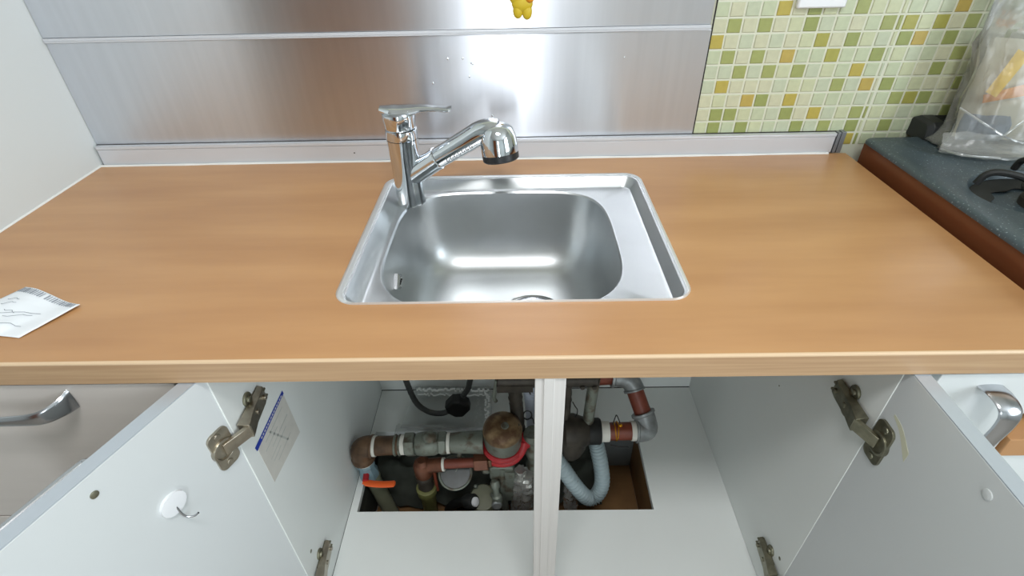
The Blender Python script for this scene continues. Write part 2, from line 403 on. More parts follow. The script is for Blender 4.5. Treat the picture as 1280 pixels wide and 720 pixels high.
# deck with the bowl opening
top_loop = [v for v in bm.verts if abs(v.co.z-.832) < 1e-5]
top_edges = [e for e in bm.edges if e.is_boundary and all(abs(v.co.z-.832) < 1e-5 for v in e.verts)]
R0 = rrect(-.218, .207, .107, .4775, .012, 8)
dv = [bm.verts.new((x, y, .832)) for x, y in R0]
de = [bm.edges.new((dv[i], dv[(i+1) % len(dv)])) for i in range(len(dv))]
bmesh.ops.triangle_fill(bm, edges=top_edges+de, use_beauty=True)
rings = [ring(-.222, .211, .1068, .4805, .015, .8335), ring(-.236, .220, .1065, .489, .022, .8475), ring(-.2385, .2225, .1065, .4915, .024, .8505), ring(-.242, .226, .1065, .494, .026, .8512)]
prev = dv
for rg in rings:
    cur = [bm.verts.new(p) for p in rg]
    for i in range(len(cur)): bm.faces.new((prev[i], prev[(i+1) % len(cur)], cur[(i+1) % len(cur)], cur[i]))
    prev = cur
obj('basin', bm, 'steel_sink', t, ang=.5)
bm = B(); a = rrect(-.242, .226, .1065, .494, .026, 8); b = rrect(-.2535, .2325, .1050, .5045, .032, 8)
m1 = rrect(-.247, .2295, .1058, .4995, .029, 8)
loft(bm, [[(x, y, .8505) for x, y in a], [(x, y, .8525) for x, y in a], [(x, y, .8535) for x, y in m1], [(x, y, .8505) for x, y in b], [(x, y, .8500) for x, y in b]], cap0=False, cap1=False)
obj('rim', bm, 'rim', t, ang=1.2)
bm = B(); torus(bm, (.0228, .290, .6745), (0, 0, 1), .058, .003, 40, 8); lathe(bm, (.0228, .290, .674), (0, 0, 1), [(-.004, .057), (.0, .057), (.003, .04), (.004, .012)], 32); obj('drain', bm, 'chrome_s', t)
bm = B()
ov = V((-.1995, .262, .775)); pts = [(0, .021, 0), (0, 0, .016), (0, -.021, 0), (0, 0, -.016)]
loft(bm, [[ov+V(p)*1.0+V((-.006, 0, 0)) for p in pts], [ov+V(p) for p in pts], [ov+V(p)*.72+V((.003, 0, 0)) for p in pts], [ov+V(p)*.55 for p in pts]], cap0=False, cap1=True)
obj('overflow', bm, 'chrome_s', t, smooth=False)
bm = B(); c3 = ov+V((.0035, 0, 0))
for q in (-.006, 0, .006): lathe(bm, c3+V((0, q, 0)), (1, 0, 0), [(-.002, .0018), (.0003, .0018)], 8)
obj('overflow_hole', bm, 'blackm', t)

# ---------------------------------------------------------------- faucet
fx, fy = -.199, .438
t = thing('faucet', 'chrome single-lever pull-out kitchen faucet at the back left of the sink', 'faucet', (fx, fy, .832))
bm = B(); lathe(bm, (fx, fy, .832), (0, 0, 1), [(0, .0268), (.003, .0272), (.008, .0258), (.03, .0252), (.07, .0256), (.105, .0265), (.121, .0272)], 40); obj('body', bm, 'chrome', t)
bm = B(); lathe(bm, (fx, fy, .9535), (0, 0, 1), [(0, .0268), (.001, .0276), (.008, .0276), (.016, .0270), (.0165, .025)], 40); obj('collar', bm, 'chrome', t)
# lever cap + arm
bm = B()
lathe(bm, (fx, fy, .9705), (-.03, 0, 1), [(0, .0245), (.003, .0262), (.012, .0268), (.022, .0285), (.027, .0275), (.029, .023)], 36)
obj('lever_cap', bm, 'chrome', t)
P = [(-.229, fy, 1.0035), (-.21, fy, .9995), (-.185, fy, .9995), (-.16, fy-.004, 1.004), (-.135, fy-.008, 1.0045), (-.116, fy-.012, 1.004), (-.108, fy-.013, 1.007)]
Wd = [.010, .018, .018, .011, .0085, .0095, .010]; Hh = [.005, .010, .010, .006, .0042, .0045, .003]
C_ = catmull(P, 6); rings = []
for i, p in enumerate(C_):
    u = i/6; k = min(int(u), len(Wd)-2); f = u-k; wd = Wd[k]*(1-f)+Wd[k+1]*f; hh = Hh[k]*(1-f)+Hh[k+1]*f
    rings.append([p+V((0, math.cos(2*PI*j/16)*wd, math.sin(2*PI*j/16)*hh)) for j in range(16)])
bm = B(); loft(bm, rings); obj('lever', bm, 'chrome', t)
# spout
sa, sb = V((-.188, fy-.003, .888)), V((-.142, fy-.012, .919))
dr = (sb-sa).normalized()
bm = B(); lathe(bm, sa, dr, [(0, .0205), (.052, .0192), (.056, .0200), (.060, .0200), (.0615, .018)], 32); obj('spout_socket', bm, 'chrome', t)
s0 = sa+dr*.0605; s1 = V((-.063, .4180, .9665))
bm = B()
def rfs(i, t): return .0178+.0034*t
tube(bm, [s0, s0*.66+s1*.34, s0*.33+s1*.67, s1, s1+V((.016, -.003, .0045)), s1+V((.028, -.005, .003))], .015, 28, 6, rf=rfs); obj('spout_hose_grip', bm, 'chrome', t, label='chrome pull-out grip')
hd = V((.13, -.18, -1)).normalized(); hc = s1+V((.028, -.004, .006))
bm = B(); lathe(bm, hc-hd*.012, hd, [(0, .008), (.003, .019), (.010, .0262), (.024, .0305), (.040, .0315), (.050, .0310)], 36); obj('spray_head', bm, 'chrome', t)
bm = B(); lathe(bm, hc-hd*.012+hd*.0502, hd, [(0, .0312), (.010, .0308), (.0125, .028), (.0125, .022), (.009, .020)], 36); obj('nozzle_ring', bm, 'black', t, label='black rubber nozzle ring')
bm = B()
for k in range(7):
    q = s0.lerp(s1, .25+.09*k); lathe(bm, q+V((0, -.0165, -.0085)), (0, -.9, -.5), [(0, .0036), (.0022, .0026)], 10)
obj('grip_rib', bm, 'chrome_s', t)

# ---------------------------------------------------------------- sink cabinet
IL, IR, ZF, YB = -.3915, .4684, .177, .575
t = cabinet = thing('sink_cabinet', 'open white sink base cabinet under the counter, both doors ajar', 'cabinet', (.03, .3, 0))
lp = obj('side_panel', box(B(), IL-.018, IL, .012, YB, .1, .815), 'white_in', t, bevel=.0006)
rp = obj('side_panel', box(B(), IR, IR+.018, .012, YB, .1, .815), 'white_in', t, bevel=.0006)
hx0, hx1, hy0, hy1 = -.3735, .2925, .2085, .430
bm = B(); holed_slab(bm, [(IL+.0015, .012), (IR-.0005, .012), (IR-.0005, YB-.003), (IL+.0015, YB-.003)], [(hx0, hy0), (hx1, hy0), (hx1+.002, hy1), (hx0-.004, hy1)], ZF-.015, ZF)
bp_ = obj('bottom_panel', bm, 'white_in', t, smooth=False)
back = obj('back_panel', box(B(), IL, IR, YB, YB+.006, .1, .815), 'white_in', t)
obj('floor_joint', box(B(), IL, IR, YB-.003, YB, ZF-.01, ZF+.0005), 'gap', t, smooth=False)
obj('floor_joint', box(B(), IL, IL+.0018, .012, YB, ZF-.01, ZF-.002), 'gap', t, smooth=False)
bm = B(); box(bm, .0165, .0545, .003, .010, .18, .815); d = obj('divider', bm, 'divider', t, bevel=.0008)
obj('divider_strip', box(B(), .0275, .0405, .0008, .0035, .18, .815), 'divider', d, bevel=.0005, label='raised strip on the divider')
obj('divider_back', box(B(), .0285, .0445, .010, .036, .18, .815), 'white_in', d)
obj('toe_kick', box(B(), IL-.018, IR+.018, .05, .065, 0, .1), 'white', t)
def screw(parent, p, n, r=.0035, m='nickel_d', name='screw'):
    bm = B(); lathe(bm, p, n, [(-.001, r), (.0004, r), (.001, r*.6)], 12); return obj(name, bm, m, parent)
screw(lp, (IL, .0705, .668), (1, 0, 0), .0045); screw(lp, (IL, .170, .640), (1, 0, 0), .0018); screw(lp, (IL, .046, .322), (1, 0, 0), .0035)
screw(rp, (IR, .0552, .6738), (-1, 0, 0), .0045); screw(rp, (IR, .220, .56), (-1, 0, 0), .0015); screw(rp, (IR, .0375, .30), (-1, 0, 0), .0035)
# sticker on the left side panel
def quadx(bm, pts, x, th):
    loft(bm, [[(x, y, z) for y, z in pts], [(x+th, y, z) for y, z in pts]]); return bm
obj('sticker', quadx(B(), [(.1460, .636), (.0385, .633), (.0400, .548), (.1500, .532)], IL, .0003), 'sticker', lp, smooth=False, label='clear installation sticker')
obj('sticker_band', quadx(B(), [(.1470, .6415), (.0345, .6415), (.0360, .6320), (.1475, .6340)], IL+.0003, .0002), 'blue', lp, smooth=False, label='blue band of the sticker')
bm = B()
for i in range(14):
    y = .055+i*.0062; quadx(bm, [(y, .6385), (y+.0042, .6385), (y+.0042, .6358), (y, .6358)], IL+.0005, .0001)
obj('sticker_letters', bm, 'sticker', lp, smooth=False)
bm = B()
for z, a, b in ((.620, .06, .13), (.608, .052, .10), (.596, .07, .135), (.584, .055, .12), (.574, .06, .09), (.562, .07, .125)):
    quadx(bm, [(a, z), (b, z), (b, z+.0022), (a, z+.0022)], IL+.0003, .0001)
quadx(bm, [(.075, .626), (.079, .626), (.115, .56), (.111, .56)], IL+.0003, .0001)
obj('sticker_print', bm, 'sticker_ink', lp, smooth=False)

# doors
def door_frame(H, d, nin):
    """matrix: local x along the door from the hinge, local y = inward (inner face normal), z up"""
    d = V(d).normalized(); nin = V(nin).normalized()
    return Matrix(((d.x, nin.x, 0, H[0]), (d.y, nin.y, 0, H[1]), (d.z, nin.z, 1, 0), (0, 0, 0, 1)))
dl = V((-.0830, -.2137, 0)).normalized(); ML = door_frame((-.3930, .0125, 0), dl, (-dl.y, dl.x, 0))
dr_ = V((-.004, -1, 0)).normalized(); MR = door_frame((.4693, .0125, 0), dr_, (dr_.y, -dr_.x, 0))
def make_door(Mx, lab, hook):
    bm = B(); box(bm, 0, .445, -.0195, 0, .11, .8125, Mx); d = obj('door', bm, 'white_door', cabinet, bevel=.0006, label=lab)
    obj('edge_strip', box(B(), .0005, .4455, -.0195, -.0003, .8125, .8140, Mx), 'edge_alu', d, smooth=False, label='silver top edge strip')
    obj('edge_end', box(B(), -.0008, .012, -.0192, -.0008, .8135, .8146, Mx), 'cap_grey', d, smooth=False, label='grey end of the strip')
    return d
doorL = make_door(ML, 'left door, opened past a right angle', 1)
doorR = make_door(MR, 'right door, opened square', 0)
# handle on the outer face of the left door
bm = B(); tube(bm, [ML @ V(p) for p in ((.130, -.0195, .793), (.133, -.036, .793), (.142, -.040, .793), (.20, -.041, .793), (.258, -.040, .793), (.268, -.036, .793), (.271, -.0195, .793))], .007, 10, 5); obj('handle', bm, 'chrome_s', doorL, label='chrome bow handle')
bm = B(); tube(bm, [MR @ V(p) for p in ((.235, -.0195, .735), (.238, -.040, .735), (.250, -.046, .735), (.33, -.047, .735), (.36, -.044, .735), (.372, -.0195, .735))], .007, 10, 5); obj('handle', bm, 'chrome_s', doorR, label='chrome bow handle')
def hinge(s, xp, Mx, z, door):
    bm = B()
    X = lambda a: xp+s*a
    def bx(a0, a1, y0, y1, z0, z1): box(bm, min(X(a0), X(a1)), max(X(a0), X(a1)), y0, y1, z0, z1)
    # mounting plate with two wings
    bx(0, .003, .040, .092, z-.010, z+.010)
    for sg in (1, -1):
        lathe(bm, (X(0), .062, z+sg*.0185), (s, 0, 0), [(0, .0105), (.003, .0105), (.004, .009)], 14)
        lathe(bm, (X(0), .062, z+sg*.0185), (s, 0, 0), [(.003, .0055), (.0065, .005), (.007, .003)], 10)
        bx(0, .003, .054, .070, z+min(0, sg*.018), z+max(0, sg*.018))
        bx(.003, .012, .088, .094, z+sg*.0065-.0015, z+sg*.0065+.0015)
    m1 = obj('hinge', bm, 'nickel_d', door, bevel=.0004, label='nickel cup hinge')
    bm = B()
    # arm, bridging plate and panel edge
    loft(bm, [[(X(.003), y, z-.0135), (X(h), y, z-.0120), (X(h), y, z+.0120), (X(.003), y, z+.0135)] for y, h in ((.092, .010), (.080, .0125), (.045, .015), (.028, .0185), (.020, .0195))])
    for y in (.082, .055): lathe(bm, (X(.010), y, z), (s, 0, 0), [(0, .0042), (.006, .004), (.0065, .002)], 12)
    a = V((X(.0175), .024, z)); c = Mx @ V((.022, .004, z))
    dd = (c-a); L = dd.length; dd.normalize(); n = dd.cross(V((0, 0, 1))).normalized()
    loft(bm, [[a+dd*L*t-n*.003+V((0, 0, -.0095)), a+dd*L*t+n*.003+V((0, 0, -.0095)), a+dd*L*t+n*.003+V((0, 0, .0095)), a+dd*L*t-n*.003+V((0, 0, .0095))] for t in (0, .5, 1)])
    obj('hinge_arm', bm, 'nickel_d' if s < 0 else 'nickel', door, bevel=.0004)
    bm = B()
    # cup plate on the door: a rounded plate with two ears and a raised cup
    out = rrect(.005, .037, z-.0335, z+.0335, .009, 5)
    loft(bm, [[Mx @ V((x, h, y)) for x, y in out] for h in (0, .0035)])
    for sg in (1, -1): lathe(bm, Mx @ V((.0225, .0035, z+sg*.0255)), (Mx.to_3x3() @ V((0, 1, 0))), [(0, .005), (.0015, .0045), (.002, .002)], 12)
    lathe(bm, Mx @ V((.022, 0, z)), (Mx.to_3x3() @ V((0, 1, 0))), [(0, .0175), (.006, .0170), (.0065, .014), (.003, .0125)], 20)
    obj('hinge_cup', bm, 'nickel_d' if s < 0 else 'nickel', door, bevel=.0003)
for z in (.698, .262):
    hinge(1, IL, ML, z, doorL); hinge(-1, IR, MR, z, doorR)
def on_door(Mx, p, r, m, name, parent, h=.001, lab=None):
    bm = B(); lathe(bm, Mx @ V(p), Mx.to_3x3() @ V((0, 1, 0)), [(-.0005, r), (h, r), (h+.0004, r*.8)], 16); return obj(name, bm, m, parent, label=lab)
on_door(ML, (.1546, 0, .7879), .0045, 'nickel_d', 'screw', doorL)
on_door(MR, (.1527, 0, .7878), .006, 'white_door', 'screw_cap', doorR)
bm = B()
q = [(.018+.044*t, .748-.024*t+.004*math.sin(t*4)) for t in [i/8 for i in range(9)]]
for i in range(8):
    w0, w1 = .002+.006*i/8, .002+.006*(i+1)/8
    loft(bm, [[MR @ V((q[i][0], h, q[i][1]-w0)), MR @ V((q[i][0], h, q[i][1]+w0)), MR @ V((q[i+1][0], h, q[i+1][1]+w1)), MR @ V((q[i+1][0], h, q[i+1][1]-w1))] for h in (0, .0002)])
obj('stain', bm, 'stain', doorR, smooth=False, label='pale yellow stain')
# adhesive hook on the left door
hp = ML @ V((.1032, 0, .6929))
t = thing('adhesive_hook', 'round white adhesive hook stuck inside the left cabinet door', 'hook', hp)
on_door(ML, (.1032, 0, .6929), .0165, 'whitep', 'pad', t, .004)
bm = B(); tube(bm, [ML @ V(p) for p in ((.103, .003, .688), (.1035, .006, .676), (.102, .009, .667), (.097, .014, .663), (.093, .019, .667))], .0013, 8, 5); obj('wire_hook', bm, 'chrome_s', t)

# ---------------------------------------------------------------- neighbours under the counter
def arch_handle(parent, pts, wid, lab=None, mid=.42):
    C_ = catmull(pts, 6); rings = []
    n = len(C_)-1
    for i, p in enumerate(C_):
        d = (C_[min(i+1, n)]-C_[max(i-1, 0)]).normalized()
        side = V((0, 0, 1)) if abs(pts[0][0]-pts[-1][0]) > abs(pts[0][2]-pts[-1][2]) else V((1, 0, 0))
        nn = d.cross(side).normalized(); u = abs(2*i/n-1); wd = wid*(mid+(1-mid)*u**1.4); th = .0035
        rings.append([p+side*math.cos(a)*wd+nn*math.sin(a)*th for a in [2*PI*k/16 for k in range(16)]])
    bm = B(); loft(bm, rings); return obj('handle', bm, 'chrome_s', parent, label=lab)
t = thing('drawer_cabinet', 'glossy beige drawer cabinet left of the open sink cabinet', 'cabinet', (-.64, .3, 0))
obj('body', box(B(), -.864, -.412, .024, .575, .1, .815), 'white', t)
obj('toe_kick', box(B(), -.864, -.412, .06, .07, 0, .1), 'white', t)
zs = [(.519, .8085), (.317, .515), (.112, .313)]
for i, (a, b) in enumerate(zs):
    d = obj('drawer', box(B(), -.862, -.4285, .005, .0235, a, b), 'drawer', t, bevel=.001)
    z = b-.024
    arch_handle(d, [(-.566, .005, z), (-.572, -.010, z-.001), (-.590, -.024, z-.003), (-.625, -.028, z-.003), (-.68, -.029, z-.003), (-.735, -.028, z-.003), (-.772, -.024, z-.003), (-.790, -.010, z-.001), (-.796, .005, z)], .0165)
t = thing('narrow_cabinet', 'narrow white base cabinet with upright bow handle, right of the open doors', 'cabinet', (.57, .3, 0))
obj('body', box(B(), .488, .648, .024, .575, .1, .815), 'white', t)
obj('toe_kick', box(B(), .488, .648, .06, .07, 0, .1), 'white', t)
d = obj('door', box(B(), .5075, .6450, .005, .0235, .11, .8085), 'white', t, bevel=.001)
z = .788; hx = .575
arch_handle(d, [(hx, .005, z), (hx+.001, -.012, z+.001), (hx+.002, -.030, z-.006), (hx+.003, -.034, z-.028), (hx+.003, -.030, z-.075), (hx+.003, -.029, z-.115), (hx+.002, -.024, z-.138), (hx+.001, -.010, z-.148), (hx, .005, z-.15)], .0165, mid=.8)
t = thing('range_cabinet', 'low cabinet with wood-edged shelf carrying the gas stove', 'cabinet', (.95, .3, 0))
obj('worktop', box(B(), .6505, 1.30, .0, .598, .654, .6885), 'wood', t, bevel=.001)
obj('body', box(B(), .6505, 1.30, .024, .598, .1, .653), 'white', t)
for a in (.6525, .977): obj('door', box(B(), a, a+.321, .005, .0235, .11, .650), 'white', t, bevel=.001)
obj('toe_kick', box(B(), .6505, 1.30, .06, .07, 0, .1), 'white', t)

# ---------------------------------------------------------------- stove
t = thing('gas_stove', 'dark speckled enamel gas stove standing right of the counter', 'stove', (.95, .33, .6885))
sx0, sx1, sy0, sy1 = .684, 1.27, .02, .572
bm = B(); holed_slab(bm, [(sx0+.0035, sy0+.01), (sx1-.0035, sy0+.01), (sx1-.0035, sy1-.004), (sx0+.0035, sy1-.004)], [(sx0+.010, sy0+.016), (sx1-.010, sy0+.016), (sx1-.010, sy1-.010), (sx0+.010, sy1-.010)], .70, .8772); obj('casing', bm, 'stove_side', t, label='stove side with brown counter reflection painted in')
for a in (sx0+.04, sx1-.06):
    for b in (sy0+.05, sy1-.06): obj('foot', lathe(B(), (a, b, .6885), (0, 0, 1), [(0, .014), (.012, .012)], 14), 'blackm', t)
bm = B()
wells = [(.842, .315, .118), (1.125, .315, .118)]
# enamel top: rounded slab with burner wells cut
outer = rrect(sx0, sx1, sy0, sy1, .014, 6)
zt = .889
loop = [bm.verts.new((x, y, zt)) for x, y in rrect(sx0+.011, sx1-.011, sy0+.011, sy1-.011, .012, 6)]
ed = [bm.edges.new((loop[i], loop[(i+1) % len(loop)])) for i in range(len(loop))]
wl = []
for (cx, cy, r) in wells:
    vs = [bm.verts.new((cx+r*math.cos(2*PI*i/48), cy+r*.78*math.sin(2*PI*i/48), zt)) for i in range(48)]
    wl.append((cx, cy, r, vs)); ed += [bm.edges.new((vs[i], vs[(i+1) % 48])) for i in range(48)]
bmesh.ops.triangle_fill(bm, edges=ed, use_beauty=True)
prev = loop
for k, (ins, z) in enumerate(((.006, .8886), (.0020, .8870), (0, .884), (0, .8790), (.004, .8775), (.005, .8605))):
    cur = [bm.verts.new((x, y, z)) for x, y in rrect(sx0+ins, sx1-ins, sy0+ins, sy1-ins, .014, 6)]
    for i in range(len(cur)): bm.faces.new((prev[i], prev[(i+1) % len(cur)], cur[(i+1) % len(cur)], cur[i]))
    prev = cur
for cx, cy, r, vs in wl:
    pv = vs
    for rr, z in ((r*.975, .887), (r*.95, .878), (r*.90, .868), (r*.6, .865), (.045, .866)):
        cur = [bm.verts.new((cx+rr*math.cos(2*PI*i/48), cy+rr*.78*math.sin(2*PI*i/48), z)) for i in range(48)]
        for i in range(48): bm.faces.new((pv[i], pv[(i+1) % 48], cur[(i+1) % 48], cur[i]))
        pv = cur
    bm.faces.new(pv)
obj('enamel_top', bm, 'stove', t, ang=.7)
for cx, cy, r in wells:
    bm = B(); n = 60
    a = [(cx+r*.93*math.cos(2*PI*i/n), cy+r*.72*math.sin(2*PI*i/n), .8745) for i in range(n)]
    kk = lambda i: 1+.06*math.sin(9*2*PI*i/n)
    b = [(cx+r*.62*kk(i)*math.cos(2*PI*i/n), cy+r*.48*kk(i)*math.sin(2*PI*i/n), .8695) for i in range(n)]
    loft(bm, [[(x, y, z+.001) for x, y, z in a], a, b, [(x, y, z-.001) for x, y, z in b]], cap0=False, cap1=False)
    p = obj('drip_pan', bm, 'blackm', t)
    bm = B(); lathe(bm, (cx, cy, .866), (0, 0, 1), [(0, .034), (.012, .034), (.013, .03), (.018, .03), (.02, .024)], 28); obj('burner', bm, 'irond', t)
    g = None
    bm = B()
    torus(bm, (cx, cy, .8935), (0, 0, 1), .036, .004, 30, 8)
    for k in range(5):
        a = 2*PI*k/5+PI/2-.12; ca, sa_ = math.cos(a), math.sin(a)
        tube(bm, [(cx+ca*.100, cy+sa_*.095, .8895), (cx+ca*.094, cy+sa_*.09, .905), (cx+ca*.080, cy+sa_*.076, .9125), (cx+ca*.05, cy+sa_*.05, .910), (cx+ca*.032, cy+sa_*.032, .903)], .0055, 10, 4)
    obj('pan_support', bm, 'blackm', t, label='black cast pan support')
# rear vent
vt = B()
prof = [(.540, .889), (.542, .915), (.550, .922), (.590, .924), (.594, .918), (.594, .889)]
vx0, vx1 = .785, 1.20
sl = []
loft(vt, [[(x, y+ins, z-(.0 if ins == 0 else .006)) for y, z in prof] for x, ins in ((vx0, .008), (vx0+.008, 0), (vx0+.030, 0))])
loft(vt, [[(x, y, z) for y, z in prof] for x in (vx1-.030, vx1)])
box(vt, vx0+.030, vx1-.030, .545, .594, .889, .906)
v = obj('rear_vent', vt, 'black', t, bevel=.001, label='black exhaust vent housing')
for k in range(6):
    y = .5475+k*.0083; obj('vent_slat', box(B(), vx0+.030, vx1-.030, y, y+.004, .906, .922), 'black', v, bevel=.0006)

# ---------------------------------------------------------------- plastic bag on the stove
t = thing('plastic_bag', 'crumpled translucent plastic bag on the stove against the tiles', 'bag', (.88, .48, .889))
cx, cy = .935, .515
def bag_ring(z, hx, hy, ox, oy, n=72, amp=.012):
    out = []
    for i in range(n):
        a = 2*PI*i/n; c, s_ = math.cos(a), math.sin(a)
        k = (abs(c)**2.6+abs(s_)**2.6)**(-1/2.6)
        f = 1+amp/ max(hx, .03)*(noise.noise(V((c*3.1, s_*3.1, z*16)))*1.5+.8*abs(noise.noise(V((c*8, s_*8, z*40+5)))))
        out.append((cx+ox+c*k*hx*f, min(.597, cy+oy+s_*k*hy*f), z+ (.006*noise.noise(V((c*5, s_*5, z*30))) if z > .9 else 0)))
    return out
lev = [(.8905, .140, .058, .0, 0), (.893, .152, .066, 0, 0), (.900, .146, .064, 0, .0), (.92, .138, .060, .004, .002), (.945, .136, .056, .006, .005), (.975, .135, .052, .006, .01), (1.005, .134, .050, .006, .015),
       (1.035, .138, .045, .006, .02), (1.065, .140, .040, .008, .026), (1.095, .140, .035, .012, .032), (1.125, .138, .030, .014, .038), (1.155, .128, .026, .004, .042), (1.185, .105, .022, .01, .045), (1.21, .08, .018, .015, .047), (1.225, .055, .02, .02, .047)]
bm = B(); loft(bm, [bag_ring(*l) for l in lev], cap1=False)
obj('film', bm, 'bag', t, ang=3)
# flared corner skirt at the lower left
bm = B(); grid = []
for i in range(10):
    u = i/9; row = []
    for j in range(14):
        v_ = j/13
        x = .768+.19*v_+.01*noise.noise(V((u*3, v_*5, 1))); y = .50-.065*math.sin(PI*(.12+.75*v_))*(1-u*.45)
        z = .8935+.032*u+.005*noise.noise(V((u*4, v_*9, 4)))*(1+u)+.006*abs(math.sin(v_*11+u*3))*u
        row.append((x, y, z))
    grid.append(row)
loft(bm, grid, closed=False); obj('bottom_pleat', bm, 'bag', t, ang=3)
bm = B()
for pts in ([(.765, .475, .975), (.80, .452, .955), (.85, .447, .930), (.90, .447, .915)], [(.84, .449, .93), (.86, .448, .955), (.90, .452, .985)], [(.772, .480, .898), (.79, .447, .9), (.85, .440, .896)]):
    tube(bm, pts, .0016, 6, 5)
obj('crease', bm, 'bag', t)
t = thing('snack_packet', 'pale packet with orange and yellow print inside the plastic bag', 'packet', (.9, .5, .895))
Rm = Matrix.Translation((.940, .522, .895)) @ Matrix.Rotation(math.radians(-9), 4, 'X') @ Matrix.Rotation(math.radians(4), 4, 'Y')
def lump(bm, hx, hy, z0, z1, amp=.006, ox=0, oy=0, n=40, k=12):
    rings = []
    for j in range(k+1):
        z = z0+(z1-z0)*j/k; e = min(1, .35+2.2*min(j, k-j)/k)
        rings.append([Rm @ V((ox+math.copysign(abs(math.cos(a))**.55, math.cos(a))*hx*(1+.3*amp/hx*noise.noise(V((math.cos(a)*3, z*30, 2)))), oy+math.copysign(abs(math.sin(a))**.7, math.sin(a))*hy*e+amp*noise.noise(V((math.cos(a)*4, math.sin(a)*4, z*34))), z)) for a in [2*PI*i/n for i in range(n)]])
    return loft(bm, rings)
obj('packet_body', lump(B(), .125, .022, .002, .17), 'packet', t)
# printed bands
def band(bm, p, q, w0, w1, off=-.034):
    n = 12
    rows = []
    for i in range(n+1):
        f = i/n; x = p[0]+(q[0]-p[0])*f; z = p[1]+(q[1]-p[1])*f; w_ = w0+(w1-w0)*f
        dx_, dz_ = q[0]-p[0], q[1]-p[1]; L = math.hypot(dx_, dz_); nx, nz = -dz_/L, dx_/L
        rows.append([Rm @ V((x+nx*w_*s_, off+.003*noise.noise(V((x*20, z*20, 0)))+.0008*(abs(s_) > .9), z+nz*w_*s_)) for s_ in (-1, -.5, 0, .5, 1)])
    loft(bm, rows, closed=False)
    return bm
obj('orange_band', band(B(), (-.122, .072), (.10, .135), .007, .018, -.0305), 'packet_o', t, label='orange printed band')
obj('yellow_band', band(B(), (-.112, .080), (-.086, .150), .012, .013, -.031), 'packet_y', t, label='yellow printed stripe')
obj('blue_grey_wrap', lump(B(), .040, .022, .0, .045, .006, -.085, -.012), 'packet_b', t, label='blue-grey crumpled wrap')

# ---------------------------------------------------------------- small things on wall and counter
t = thing('wall_socket', 'white wall socket plate on the green mosaic tiles', 'socket', (.534, .598, 1.114))
obj('plate', box(B(), .4925, .5775, .590, .6, 1.1155, 1.235), 'whitep', t, bevel=.003)
bm = B(); lathe(bm, (.535, .590, 1.175), (0, -1, 0), [(-.001, .021), (.0015, .021), (.0015, .018), (-.004, .017)], 24); obj('socket_face', bm, 'whitep', t)
bm = B()
for a in (-.008, .008): lathe(bm, (.535+a, .589, 1.175), (0, -1, 0), [(-.001, .0025), (.0012, .0025)], 10)
obj('pin_hole', bm, 'blackm', t)
t = thing('yellow_clip', 'small yellow rubber clip with two stubby legs on the steel panel', 'clip', (.0112, .596, 1.108))
bm = B()
yy = .589
ball(bm, (.0105, yy, 1.152), .026, (.95, .30, 1.0), 3)
ball(bm, (.0035, yy, 1.122), .0105, (.85, .6, 1.2), 3); ball(bm, (.0195, yy, 1.1205), .0105, (.85, .6, 1.25), 3)
ball(bm, (.0112, yy, 1.133), .0185, (1.0, .42, .75), 3)
obj('rubber_body', bm, 'yellow', t, ang=3)
bm = B(); ball(bm, (.024, yy-.005, 1.142), .0075, (1, .7, 1), 2); obj('raised_dot', bm, 'packet_o', t, label='orange raised dot')
# torn receipt
t = thing('receipt', 'crumpled white paper slip lying on the left of the counter', 'paper', (-.68, .09, .85))
def slip(u, v_):
    # four corners: tip, top, left bottom, bottom
    A, B_, C, D = V((-.590, .108)), V((-.693, .148)), V((-.745, .062)), V((-.628, .046))
    p = (B_*(1-u)+A*u)*(1-v_)+(C*(1-u)+D*u)*v_
    z = .8512+.009*math.exp(-((u-.25)/.35)**2)*(1-.3*v_)+.004*max(0, u-.8)*5*(1-v_)+.0012*noise.noise(V((u*4, v_*4, 1)))+.0035*math.exp(-((v_-.9)/.25)**2)*(u < .7)
    return V((p.x, p.y, z))
bm = B(); n = 20
g = [[bm.verts.new(slip(i/n, j/n)) for j in range(n+1)] for i in range(n+1)]
for i in range(n):
    for j in range(n): bm.faces.new((g[i][j], g[i+1][j], g[i+1][j+1], g[i][j+1]))
o = obj('paper_sheet', bm, 'paper', t, ang=3); sd = o.modifiers.new('thickness', 'SOLIDIFY'); sd.thickness = .0004; sd.offset = -1
bm = B()
def stroke(bm, pts, w_):
    P = [slip(*p)+V((0, 0, .0006)) for p in pts]; rows = []
    for i, p in enumerate(P):
        d = (P[min(i+1, len(P)-1)]-P[max(i-1, 0)]).normalized(); s_ = d.cross(V((0, 0, 1))).normalized()*w_
        rows.append([p-s_, p+s_])
    loft(bm, rows, closed=False)
for i in range(24):
    if i in (11,): continue
    u = .04+i*.039; stroke(bm, [(u, .02), (u, .07), (u, .12)], .0009 if i % 3 else .0016)
obj('bar_marks', bm, 'ink', t, smooth=False, label='grey printed bar marks')
bm = B()
for a, b, c, d in ((.15, .3, .3, .25), (.2, .42, .34, .32), (.3, .6, .75, .38), (.45, .62, .7, .45), (.35, .5, .5, .5), (.5, .8, .8, .72), (.15, .62, .3, .55)):
    stroke(bm, [(a+(c-a)*k/5, b+(d-b)*k/5+.02*math.sin(k*1.7)) for k in range(6)], .00045)
obj('handwriting', bm, 'ink', t, smooth=False, label='faint handwriting')

